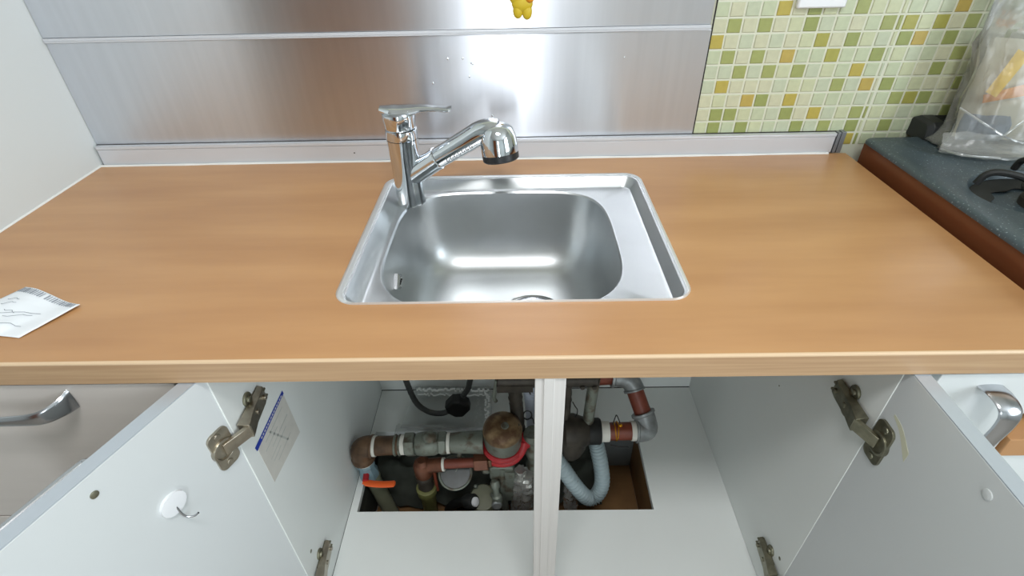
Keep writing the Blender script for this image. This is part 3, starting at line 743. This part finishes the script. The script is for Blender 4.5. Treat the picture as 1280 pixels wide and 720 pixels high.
# ---------------------------------------------------------------- pit under the cabinet floor
t = thing('service_pit', 'dark floor recess below the cabinet floor holding the pipework', 'pit', (-.04, .32, .005))
obj('pit_floor', box(B(), hx0-.002, hx1+.002, hy0-.002, hy1+.004, .004, .018), 'ply', t, smooth=False, label='stained brown plywood bottom')
obj('pit_side', box(B(), hx0-.004, hx1+.004, hy1+.004, hy1+.010, .018, ZF-.016), 'pitwall', t, smooth=False, label='grey rear side')
obj('pit_side', box(B(), hx1+.003, hx1+.008, hy0, hy1+.004, .018, ZF-.016), 'ply', t, smooth=False)
obj('pit_side', box(B(), hx0-.010, hx0-.006, hy0, hy1+.004, .018, ZF-.016), 'dark', t, smooth=False)
obj('pit_side', box(B(), hx0-.004, hx1+.004, hy0-.008, hy0-.004, .018, ZF-.016), 'ply', t, smooth=False)
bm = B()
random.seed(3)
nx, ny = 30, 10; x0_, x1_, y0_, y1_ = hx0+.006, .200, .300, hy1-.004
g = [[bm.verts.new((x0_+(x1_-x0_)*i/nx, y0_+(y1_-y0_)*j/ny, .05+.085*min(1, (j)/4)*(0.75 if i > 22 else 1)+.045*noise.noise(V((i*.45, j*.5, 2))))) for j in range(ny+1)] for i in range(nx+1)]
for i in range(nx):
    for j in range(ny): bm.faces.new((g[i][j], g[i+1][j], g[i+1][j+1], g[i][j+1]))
tt = thing('recess_filler', 'dark lumpy insulation added to darken the back of the floor recess', 'filler', (-.1, .36, .03))
obj('filler_sheet', bm, 'dark', tt, ang=3)  # dark lumpy sheet added to stand for the dark back of the recess

# left riser, valve, elbow, main pipe
YP = .30
t = thing('supply_pipe', 'brown threaded pipe with elbow running left of the water meter', 'pipe', (-.36, YP, .27))
bm = B(); tube(bm, [(-.337, YP, .290), (-.350, YP, .290), (-.362, YP, .284), (-.3665, YP, .270), (-.3665, YP, .245)], .026, 22, 6, rf=lambda i, t: .0245+.0022*(t < .12 or t > .88)); obj('elbow', bm, 'iron', t, label='brown iron elbow')
bm = B(); cyl(bm, (-.340, YP, .291), (-.330, YP, .291), .0235); obj('tape_ring', bm, 'tape', t, label='white sealing tape')
bm = B(); cyl(bm, (-.332, YP, .291), (-.272, YP, .295), .0215); obj('pipe', bm, 'iron', t)
bm = B(); torus(bm, (-.2850, YP, .294), (1, 0, 0), .0215, .003); torus(bm, (-.2750, YP, .294), (1, 0, 0), .0215, .003); obj('clamp_ring', bm, 'greyp', t, label='grey clamp rings')
bm = B(); cyl(bm, (-.272, YP, .295), (-.262, YP, .2955), .0225); obj('tape_ring', bm, 'tape', t, label='white sealing tape')
bm = B(); cyl(bm, (-.3665, YP, .247), (-.3665, YP, .238), .0225); obj('tape_ring', bm, 'tape', t, label='white sealing tape')
t = thing('union_coupling', 'grey hexagonal pipe coupling between elbow pipe and water meter', 'coupling', (-.2, YP, .27))
def hexa(bm, p0, p1, r):
    p0, p1 = V(p0), V(p1); lathe(bm, p0, p1-p0, [(0, r*.94), (.002, r), ((p1-p0).length-.002, r), ((p1-p0).length, r*.94)], 6)
bm = B(); hexa(bm, (-.262, YP, .2955), (-.240, YP, .297), .028); obj('hex_nut', bm, 'greyp', t, smooth=False)
bm = B(); lathe(bm, (-.240, YP, .297), (1, 0, .03), [(0, .021), (.005, .025), (.02, .027), (.045, .026), (.055, .021)], 22); obj('coupling_body', bm, 'greyp', t)
bm = B(); ball(bm, (-.205, YP-.004, .325), .016, (1.1, 1, .8), 2, .15); obj('coupling_knob', bm, 'greyp', t)
bm = B(); hexa(bm, (-.186, YP, .299), (-.168, YP, .300), .0275); obj('hex_nut', bm, 'greyp', t, smooth=False)
bm = B(); cyl(bm, (-.168, YP, .300), (-.161, YP, .300), .0235); obj('tape_ring', bm, 'tape', t, label='white sealing tape')
bm = B(); lathe(bm, (-.161, YP, .300), (1, 0, .02), [(0, .022), (.02, .024), (.05, .025), (.075, .026)], 22); obj('meter_tail', bm, 'greyp', t)
t = thing('shutoff_valve', 'blue-grey shutoff valve with orange lever at the left of the recess', 'valve', (-.365, YP, .19))
bm = B(); lathe(bm, (-.3665, YP, .238), (.06, -.02, -1), [(0, .019), (.008, .022), (.012, .022), (.018, .018), (.034, .020), (.040, .023), (.054, .023), (.058, .018)], 8); obj('valve_body', bm, 'bluev', t, ang=.5)
bm = B(); cyl(bm, (-.3645, YP-.012, .208), (-.362, YP-.034, .208), .007); obj('valve_stem', bm, 'red', t, label='red stem nut')
bm = B(); tube(bm, [(-.368, YP-.034, .205), (-.350, YP-.037, .203), (-.325, YP-.040, .204), (-.300, YP-.042, .208), (-.292, YP-.042, .210)], .008, 12, 5, rf=lambda i, t: .0085 if .05 < t < .95 else .006, flat=.45); obj('valve_lever', bm, 'orange', t, label='orange lever')
t = thing('riser_pipe', 'beige pipe slanting down from the orange lever valve into the recess', 'pipe', (-.33, .28, .018))
bm = B(); tube(bm, [(-.362, YP, .182), (-.352, YP-.002, .130), (-.338, YP-.01, .07), (-.326, YP-.016, .018)], .019, 18, 5, rf=lambda i, t: .021 if t < .12 else .018); obj('pipe', bm, 'beigep', t)

t = thing('branch_pipe', 'rusty copper branch pipe with tee below the grey coupling', 'pipe', (-.22, .285, .24))
YQ = .275
bm = B(); lathe(bm, (-.226, YQ, .222), (0, 0, 1), [(0, .020), (.006, .021), (.032, .021), (.044, .017), (.05, .009)], 20); obj('tee', bm, 'copper', t)
bm = B(); cyl(bm, (-.215, YQ, .252), (-.180, YQ, .256), .0165); obj('tee_arm', bm, 'copper', t)
bm = B(); cyl(bm, (-.181, YQ, .256), (-.175, YQ, .2565), .0155); obj('tape_ring', bm, 'tape', t, label='white sealing tape')
bm = B(); cyl(bm, (-.175, YQ, .2575), (-.105, YQ, .2625), .0110); obj('pipe', bm, 'red_pipe', t)
bm = B(); cyl(bm, (-.203, YQ+.004, .24), (-.203, YQ+.004, .15), .004); obj('thin_pipe', bm, 'red_pipe', t, label='thin red pipe')
bm = B(); hexa(bm, (-.108, YQ, .262), (-.076, YQ, .2645), .021); obj('hex_nut', bm, 'copper', t, smooth=False)
bm = B(); hexa(bm, (-.076, YQ, .2645), (-.068, YQ, .265), .014); obj('hex_nut', bm, 'brass', t, smooth=False)
bm = B(); tube(bm, [(-.070, YQ, .266), (-.045, YQ-.006, .268), (-.020, YQ-.004, .275), (-.002, YQ+.004, .295), (.006, YQ+.015, .315)], .010, 16, 6); obj('red_pipe', bm, 'red', t, label='bright red bend')
t = thing('drain_cock', 'short valve body on yellow-green pipe in the middle left of the recess', 'valve', (-.23, YQ, .018))
bm = B(); lathe(bm, (-.227, YQ, .222), (0, 0, -1), [(0, .017), (.005, .020), (.016, .020), (.020, .016), (.034, .018), (.046, .019), (.050, .015)], 14, jit=.05); obj('valve_body', bm, 'irond', t)
bm = B(); lathe(bm, (-.227, YQ, .172), (0, 0, -1), [(0, .016), (.003, .024), (.025, .023), (.035, .018), (.154, .0165)], 18); obj('pipe', bm, 'yellowp', t)

# water meter
mx_, mz = -.042, .30
t = thing('water_meter', 'round water meter with brown lid and red ring among the pipes', 'meter', (mx_, YP, .262))
ax = V((0, -.12, 1)).normalized()
bm = B(); lathe(bm, (mx_, YP, .292), ax, [(0, .030), (.008, .040), (.022, .0430), (.048, .0410), (.056, .0415)], 32); obj('meter_body', bm, 'greyp', t)
bm = B(); torus(bm, V((mx_, YP, .296)), ax, .0415, .0075, 32, 10); obj('red_ring', bm, 'red', t, label='red collar')
bm = B(); lathe(bm, V((mx_, YP, .292))+ax*.056, ax, [(0, .0425), (.004, .0435), (.014, .0415), (.024, .033), (.029, .018), (.030, .004)], 32); obj('lid', bm, 'brass', t, label='domed brown lid')
bm = B(); lathe(bm, V((mx_+.006, YP-.006, .292))+ax*.082, ax, [(0, .009), (.006, .008), (.007, .004)], 14); obj('lid_knob', bm, 'greyp', t)
bm = B(); lathe(bm, V((mx_+.030, YP+.002, .292))+ax*.074, ax, [(0, .008), (.004, .006)], 12); obj('lid_hinge', bm, 'irond', t)

t = thing('meter_outlet', 'dull grey outlet fitting between water meter and divider post', 'fitting', (.02, YP, .25))
bm = B(); lathe(bm, (-.002, YP, .308), (1, 0, 0), [(0, .016), (.012, .021), (.02, .016), (.032, .019), (.05, .019)], 14); obj('outlet_nut', bm, 'red', t, label='red outlet nut')
bm = B(); tube(bm, [(.024, YP, .335), (.028, YP-.002, .30), (.030, YP-.004, .25), (.031, YP-.004, .21)], .021, 14, 4, rf=lambda i, t: .02+.0035*math.sin(i*1.3)); obj('outlet_body', bm, 'greyp', t)

# upper manifold with verticals
YM = .345
t = thing('manifold', 'dark iron manifold bar with hanging pipes high under the counter', 'manifold', (.05, YM, .45))
bm = B(); cyl(bm, (-.052, YM, .452), (.165, YM, .452), .017, bev=.003); box(bm, -.052, .025, YM-.018, YM+.014, .432, .452); obj('manifold_bar', bm, 'irond', t)
bm = B(); tube(bm, [(-.052, YM, .452), (-.060, YM, .40), (-.056, YM, .385)], .0045, 8, 4); obj('thin_pipe', bm, 'greyp', t)
bm = B(); tube(bm, [(-.014, YM, .435), (-.013, YM-.002, .40), (-.011, YM-.006, .37), (-.008, YM-.02, .33), (-.004, YM-.03, .30)], .015, 16, 5, rf=lambda i, t: .0150+.0028*noise.noise(V((i*.7, 0, 0)))); obj('rusty_drop', bm, 'irond', t, label='corroded drop pipe')
bm = B(); tube(bm, [(.100, YM, .44), (.101, YM-.002, .40), (.100, YM-.006, .36), (.099, YM-.02, .31)], .009, 14, 5, rf=lambda i, t: .0095+.002*noise.noise(V((i*.9, 4, 0)))); obj('rusty_drop', bm, 'irond', t, label='corroded drop pipe')
bm = B(); tube(bm, [(.157, YM, .455), (.153, YM-.004, .38), (.150, YM-.010, .325)], .0125, 14, 4); obj('grey_drop', bm, 'greyp', t, label='grey drop pipe')
bm = B()
for x in (.13, .155): lathe(bm, (x, YM-.016, .445), (0, -1, 0), [(0, .006), (.004, .005)], 8)
obj('bolt', bm, 'irond', t)
t = thing('pvc_drain', 'white plastic drain pipe just left of the divider post', 'pipe', (.03, .40, .18))
bm = B(); lathe(bm, (.012, .42, .66), (.035, .0, -1), [(0, .028), (.22, .028), (.225, .021), (.26, .019), (.38, .017), (.46, .015)], 20); obj('pipe', bm, 'pvc', t)
bm = B()
for k in range(6): torus(bm, V((.012, .42, .70))+V((.035, 0, -1)).normalized()*(.315+k*.012), (.035, 0, -1), .0185, .0016, 20, 6)
obj('rib', bm, 'pvc', t)

# right strainer, red pipe, galvanised elbows
YS = .33
t = thing('pipe_strainer', 'black flared strainer body right of the divider post', 'strainer', (.12, YS, .25))
bm = B(); lathe(bm, (.088, YS-.004, .300), (1, 0, 0), [(0, .030), (.01, .042), (.03, .043), (.055, .034), (.062, .028), (.064, .029)], 24, jit=.01); lathe(bm, (.112, YS-.01, .30), (-.05, -.25, -1), [(0, .036), (.03, .036), (.05, .028), (.06, .02)], 20); obj('strainer_body', bm, 'irond', t)
bm = B(); lathe(bm, (.146, YS, .297), (1, 0, 0), [(0, .028), (.003, .0305), (.030, .0305), (.034, .028)], 26); obj('rubber_collar', bm, 'blackm', t, label='black rubber collar')
t = thing('red_brown_pipe', 'red-brown pipe loop with galvanised elbows at the right of the recess', 'pipe', (.26, YS, .27))
bm = B(); cyl(bm, (.180, YS, .296), (.199, YS, .296), .0235); obj('tape_ring', bm, 'tape', t, label='white sealing tape')
bm = B(); cyl(bm, (.198, YS, .296), (.252, YS, .297), .0205); obj('pipe', bm, 'red_pipe', t)
bm = B(); cyl(bm, (.249, YS, .297), (.260, YS, .297), .0225); obj('tape_ring', bm, 'tape', t, label='cream sealing tape')
top = V((.2570, .40, .375))
e0 = V((.289, YS+.006, .302)); up2 = (top-e0).normalized()
bm = B(); tube(bm, [(.260, YS, .297), (.273, YS, .297), (.2855, YS+.004, .301), e0+up2*.02, e0+up2*.036], .024, 22, 6, rf=lambda i, t: .0245+.003*(t < .1 or t > .9)); obj('elbow', bm, 'galv', t, label='galvanised elbow')
bm = B(); cyl(bm, e0+up2*.034, e0+up2*.034+up2*.055, .0195); obj('pipe', bm, 'red_pipe', t)
p2 = e0+up2*.088
bm = B(); tube(bm, [p2, p2+up2*.010, p2+up2*.026+V((-.006, 0, 0)), p2+up2*.032+V((-.026, 0, 0)), p2+up2*.034+V((-.042, 0, 0))], .023, 22, 6, rf=lambda i, t: .0225+.003*(t < .1 or t > .9)); obj('elbow', bm, 'galv', t, label='galvanised elbow')
p3 = p2+up2*.034+V((-.042, 0, 0))
bm = B(); cyl(bm, p3, p3+V((-.075, -.01, .004)), .0185); obj('pipe', bm, 'red_pipe', t)
bm = B(); torus(bm, (.213, YS, .2965), (1, 0, .12), .0215, .0014, 24, 6); torus(bm, (.216, YS, .2965), (1, 0, -.1), .0216, .0014, 24, 6); ball(bm, (.2225, YS-.003, .3205), .004, (1.3, 1, 1), 2); obj('wire_tie', bm, 'gold', t, label='twisted brass wire')
bm = B(); tube(bm, [(.206, YS, .320), (.210, YS+.004, .340), (.214, YS+.008, .342), (.222, YS, .325)], .0011, 6, 4); tube(bm, [(.200, YS-.024, .279), (.22, YS-.026, .274), (.243, YS-.026, .272)], .0013, 6, 4); obj('wire_end', bm, 'blackm', t, kind='stuff')

# corrugated hose
t = thing('corrugated_hose', 'pale grey corrugated hose looping below the black strainer', 'hose', (.15, .27, .1))
bm = B()
path = [(.070, .285, .275), (.094, .276, .232), (.122, .268, .180), (.150, .262, .142), (.172, .266, .138), (.187, .280, .168), (.183, .300, .215), (.172, .318, .262), (.166, .33, .285)]
tube(bm, path, .0175, 16, 34, rf=lambda i, t: .0165+.0022*math.sin(i*PI/3.0)); obj('hose', bm, 'hose', t, ang=3)
# foil wrapped pipes
def foil(p0, p1, r, lab, seed):
    t = thing('foil_wrapped_pipe', lab, 'pipe', p0, 'foil-wrapped pipes in the floor recess')
    P = [V(p0).lerp(V(p1), k/22) for k in range(23)]; rings = []
    for k, p in enumerate(P):
        rings.append([p+V((math.cos(a), math.sin(a)*.9, 0))*r*(1+.30*noise.noise(V((math.cos(a)*1.8+seed, math.sin(a)*1.8, k*.55)))+.12*random.uniform(-1, 1))+V((0, 0, .002*random.uniform(-1, 1))) for a in [2*PI*i/18 for i in range(18)]])
    bm = B(); loft(bm, rings); obj('foil', bm, 'foil', t, ang=.35)
foil((-.022, .262, .04), (-.004, .268, .245), .0125, 'thin crumpled foil-wrapped pipe, left one beside the divider post', 1)
foil((.004, .268, .04), (.012, .272, .225), .0175, 'thicker foil-wrapped pipe close to the left of the divider post', 5)
foil((.116, .272, .04), (.114, .275, .200), .0165, 'foil-wrapped pipe behind the corrugated hose', 9)
t = thing('grey_riser', 'dull grey pipe standing left of the foil-wrapped pipes', 'pipe', (-.045, .275, .018))
bm = B(); tube(bm, [(-.048, .276, .018), (-.047, .276, .10), (-.046, .276, .18), (-.044, .277, .245)], .012, 12, 4, rf=lambda i, t: .0125+.001*math.sin(i)); box(bm, -.040, -.018, .262, .285, .13, .24); obj('pipe', bm, 'greyp', t)
t = thing('floor_cap', 'round dull olive cap on the recess floor under the water meter', 'cap', (-.10, .285, .05))
bm = B(); lathe(bm, (-.095, .300, .03), (0, -.3, 1), [(0, .034), (.10, .034), (.108, .030), (.110, .004)], 24); obj('cap_body', bm, 'beigep', t)
bm = B(); ball(bm, (-.070, .272, .138), .008, (1, 1, .8), 2); obj('cap_bolt', bm, 'greyp', t); bm = B(); ball(bm, (-.112, .284, .155), .0055, (1, 1, 1), 2); obj('cap_bolt', bm, 'greyp', t)
t = thing('round_gauge', 'round glass-faced gauge hanging under the copper branch pipe', 'gauge', (-.157, .27, .225))
gx = V((-.153, .270, .232)); gn = V((.05, -.50, .86)).normalized()
bm = B(); torus(bm, gx, gn, .0365, .0028, 36, 8); obj('bezel', bm, 'greyp', t)
bm = B(); lathe(bm, gx-gn*.018, gn, [(0, .028), (.004, .034), (.016, .035)], 30); obj('gauge_case', bm, 'irond', t)
bm = B(); lathe(bm, gx-gn*.0015, gn, [(0, .0345), (.001, .0345)], 30); obj('glass', bm, mat('dark_gauge_face', srgb(52, 62, 60), .35, 0, .2, 40, .4, 60), t)
bm = B(); loft(bm, [[gx-gn*.0017+V(p) for p in ((-.001, 0, 0), (.001, 0, 0), (.012, .015, .018))], [gx-gn*.0012+V(p) for p in ((-.001, 0, 0), (.001, 0, 0), (.012, .015, .018))]]); obj('needle', bm, 'greyp', t)
bm = B(); cyl(bm, gx+V((.01, .018, .02)), gx+V((.012, .02, .05)), .005); obj('gauge_stem', bm, 'greyp', t)
t = thing('plugged_hose_end', 'black hose end with white plug lying in the recess', 'hose', (-.118, .25, .15))
bm = B(); lathe(bm, (-.136, .262, .128), (.75, -.35, .5), [(0, .012), (.004, .0175), (.026, .0185), (.030, .016)], 20); obj('hose_end', bm, 'blackm', t)
bm = B(); lathe(bm, V((-.136, .262, .128))+V((.75, -.35, .5)).normalized()*.028, (.75, -.35, .5), [(0, .0115), (.006, .011), (.008, .008)], 18); obj('plug', bm, 'whitep', t, label='white plug')
bm = B(); tube(bm, [(-.136, .262, .128), (-.16, .275, .10), (-.18, .29, .06), (-.19, .30, .03)], .011, 12, 4); obj('hose', bm, 'blackm', t)
t = thing('control_valve', 'small dull metal valve with round knob low in the recess, right of the olive cap', 'valve', (-.06, .26, .1))
bm = B(); lathe(bm, (-.064, .262, .212), (.1, -.3, -1), [(0, .008), (.006, .011), (.018, .011), (.020, .007), (.040, .008), (.044, .012), (.058, .012), (.062, .006)], 12); obj('valve_body', bm, 'greyp', t)
bm = B(); lathe(bm, (-.062, .250, .150), (.1, -.9, .3), [(0, .006), (.010, .006), (.012, .012), (.018, .012), (.020, .009)], 10); obj('knob', bm, 'galv', t)
t = thing('grey_fitting', 'grey four-sided fitting joining pipes under the water meter', 'fitting', (-.03, .28, .2))
bm = B(); box(bm, -.075, -.020, .268, .292, .205, .250); cyl(bm, (-.0475, .28, .25), (-.0475, .285, .285), .014); cyl(bm, (-.075, .28, .228), (-.092, .28, .228), .010); obj('fitting_body', bm, 'greyp', t, bevel=.004)
# black wires
t = thing('black_wire', 'thin black looped wire beside the white drain pipe', 'wire', (.01, .33, .33))
bm = B(); tube(bm, [(.002, .33, .35), (.008, .33, .368), (.020, .33, .366), (.022, .33, .350), (.012, .33, .340), (.004, .33, .348), (.012, .33, .342), (.024, .33, .345), (.028, .33, .325)], .0014, 6, 5); obj('wire', bm, 'blackm', t); bm = B(); tube(bm, [(-.002, .34, .452), (.008, .34, .44), (.016, .34, .425), (.020, .34, .412)], .0016, 6, 4); obj('wire', bm, 'blackm', t)
t = thing('black_wire', 'thin black bent wire right of the divider post', 'wire', (.12, .34, .34))
bm = B(); tube(bm, [(.112, .335, .392), (.118, .335, .378), (.124, .335, .366), (.124, .335, .352), (.120, .335, .342)], .0012, 6, 5); obj('wire', bm, 'blackm', t)

# braided hose with black clamp
t = thing('braided_hose', 'braided supply hose loop with black weight at the back of the cabinet', 'hose', (-.22, .47, .2))
bm = B(); tube(bm, [(-.20, .455, .70), (-.262, .46, .50), (-.284, .468, .36), (-.2825, .470, .30), (-.2695, .470, .240), (-.246, .470, .209), (-.219, .470, .199), (-.193, .470, .207), (-.166, .470, .238), (-.142, .468, .278), (-.129, .466, .312), (-.120, .46, .40), (-.15, .45, .56), (-.185, .445, .70)], .0075, 14, 12, rf=lambda i, t: .0073+.0004*math.sin(i*2.1)); obj('hose', bm, 'braid', t)
wc = V((-.1630, .462, .2385)); d1 = V((.62, 0, .78)).normalized(); d2 = V((-.78, 0, .62)).normalized(); d3 = V((0, -1, 0))
oct_ = [(-.026, -.012), (-.014, -.026), (.014, -.026), (.026, -.012), (.026, .012), (.014, .026), (-.014, .026), (-.026, .012)]
bm = B(); loft(bm, [[wc+d1*a*k*1.15+d2*b*k*1.1+d3*h for a, b in oct_] for h, k in ((-.016, .8), (-.012, 1), (.010, 1), (.016, .84))]); obj('weight', bm, 'blackm', t, bevel=.002, label='black hose weight')

# clear plastic tray behind the recess
t = thing('plastic_tray', 'clear plastic tray with shiny beaded rim behind the pipes', 'tray', (-.19, .49, ZF))
Q = [(-.312, .425), (-.075, .418), (-.082, .562), (-.292, .566)]
def tray_loop(s, z):
    c = (-.190, .493); pts = []
    for i in range(4):
        a, b = Q[i], Q[(i+1) % 4]
        for k in range(12):
            f = k/12; x = a[0]+(b[0]-a[0])*f; y = a[1]+(b[1]-a[1])*f
            pts.append((c[0]+(x-c[0])*s+.0015*noise.noise(V((x*60, y*60, z*50))), c[1]+(y-c[1])*s, z+.0012*noise.noise(V((x*90, y*90, 3)))))
    return pts
bm = B(); loft(bm, [tray_loop(1.0, ZF+.020), tray_loop(.975, ZF+.023), tray_loop(.94, ZF+.021), tray_loop(.88, ZF+.004), tray_loop(.80, ZF+.003)], cap0=False); obj('tray_shell', bm, 'clear', t, ang=3)
bm = B(); random.seed(11)
for k in range(46):
    f = k/45; x = -.285+.19*f; y = .553-.006*f
    ball(bm, (x, y+random.uniform(-.004, .004), ZF+.024), .0042, (1, 1, .6), 1)
    ball(bm, (x+.004, y-.012+random.uniform(-.004, .004), ZF+.018), .003, (1, 1, .6), 1)
for k in range(34):
    f = k/33; ball(bm, (-.094+.006*f+random.uniform(-.006, .006), .55-.12*f, ZF+.023), .0038, (1, 1, .6), 1)
    if k % 2: ball(bm, (-.115+random.uniform(-.008, .008), .53-.10*f, ZF+.012), .0016, (1, 1, .6), 1)
obj('beaded_rim', bm, mat('shiny_beads', srgb(250, 252, 250), .08, .2), t, kind='stuff')
bm = B(); rows = []
for i in range(16):
    u = i/15
    rows.append([(-.325+.12*u, .405+.035*v_+.004*noise.noise(V((u*8, v_*5, 2))), ZF+.012+.018*abs(noise.noise(V((u*6, v_*6, 8))))) for v_ in [j/6 for j in range(7)]])
loft(bm, rows, closed=False); obj('loose_film', bm, 'clear', t, ang=3, label='loose crumpled film')
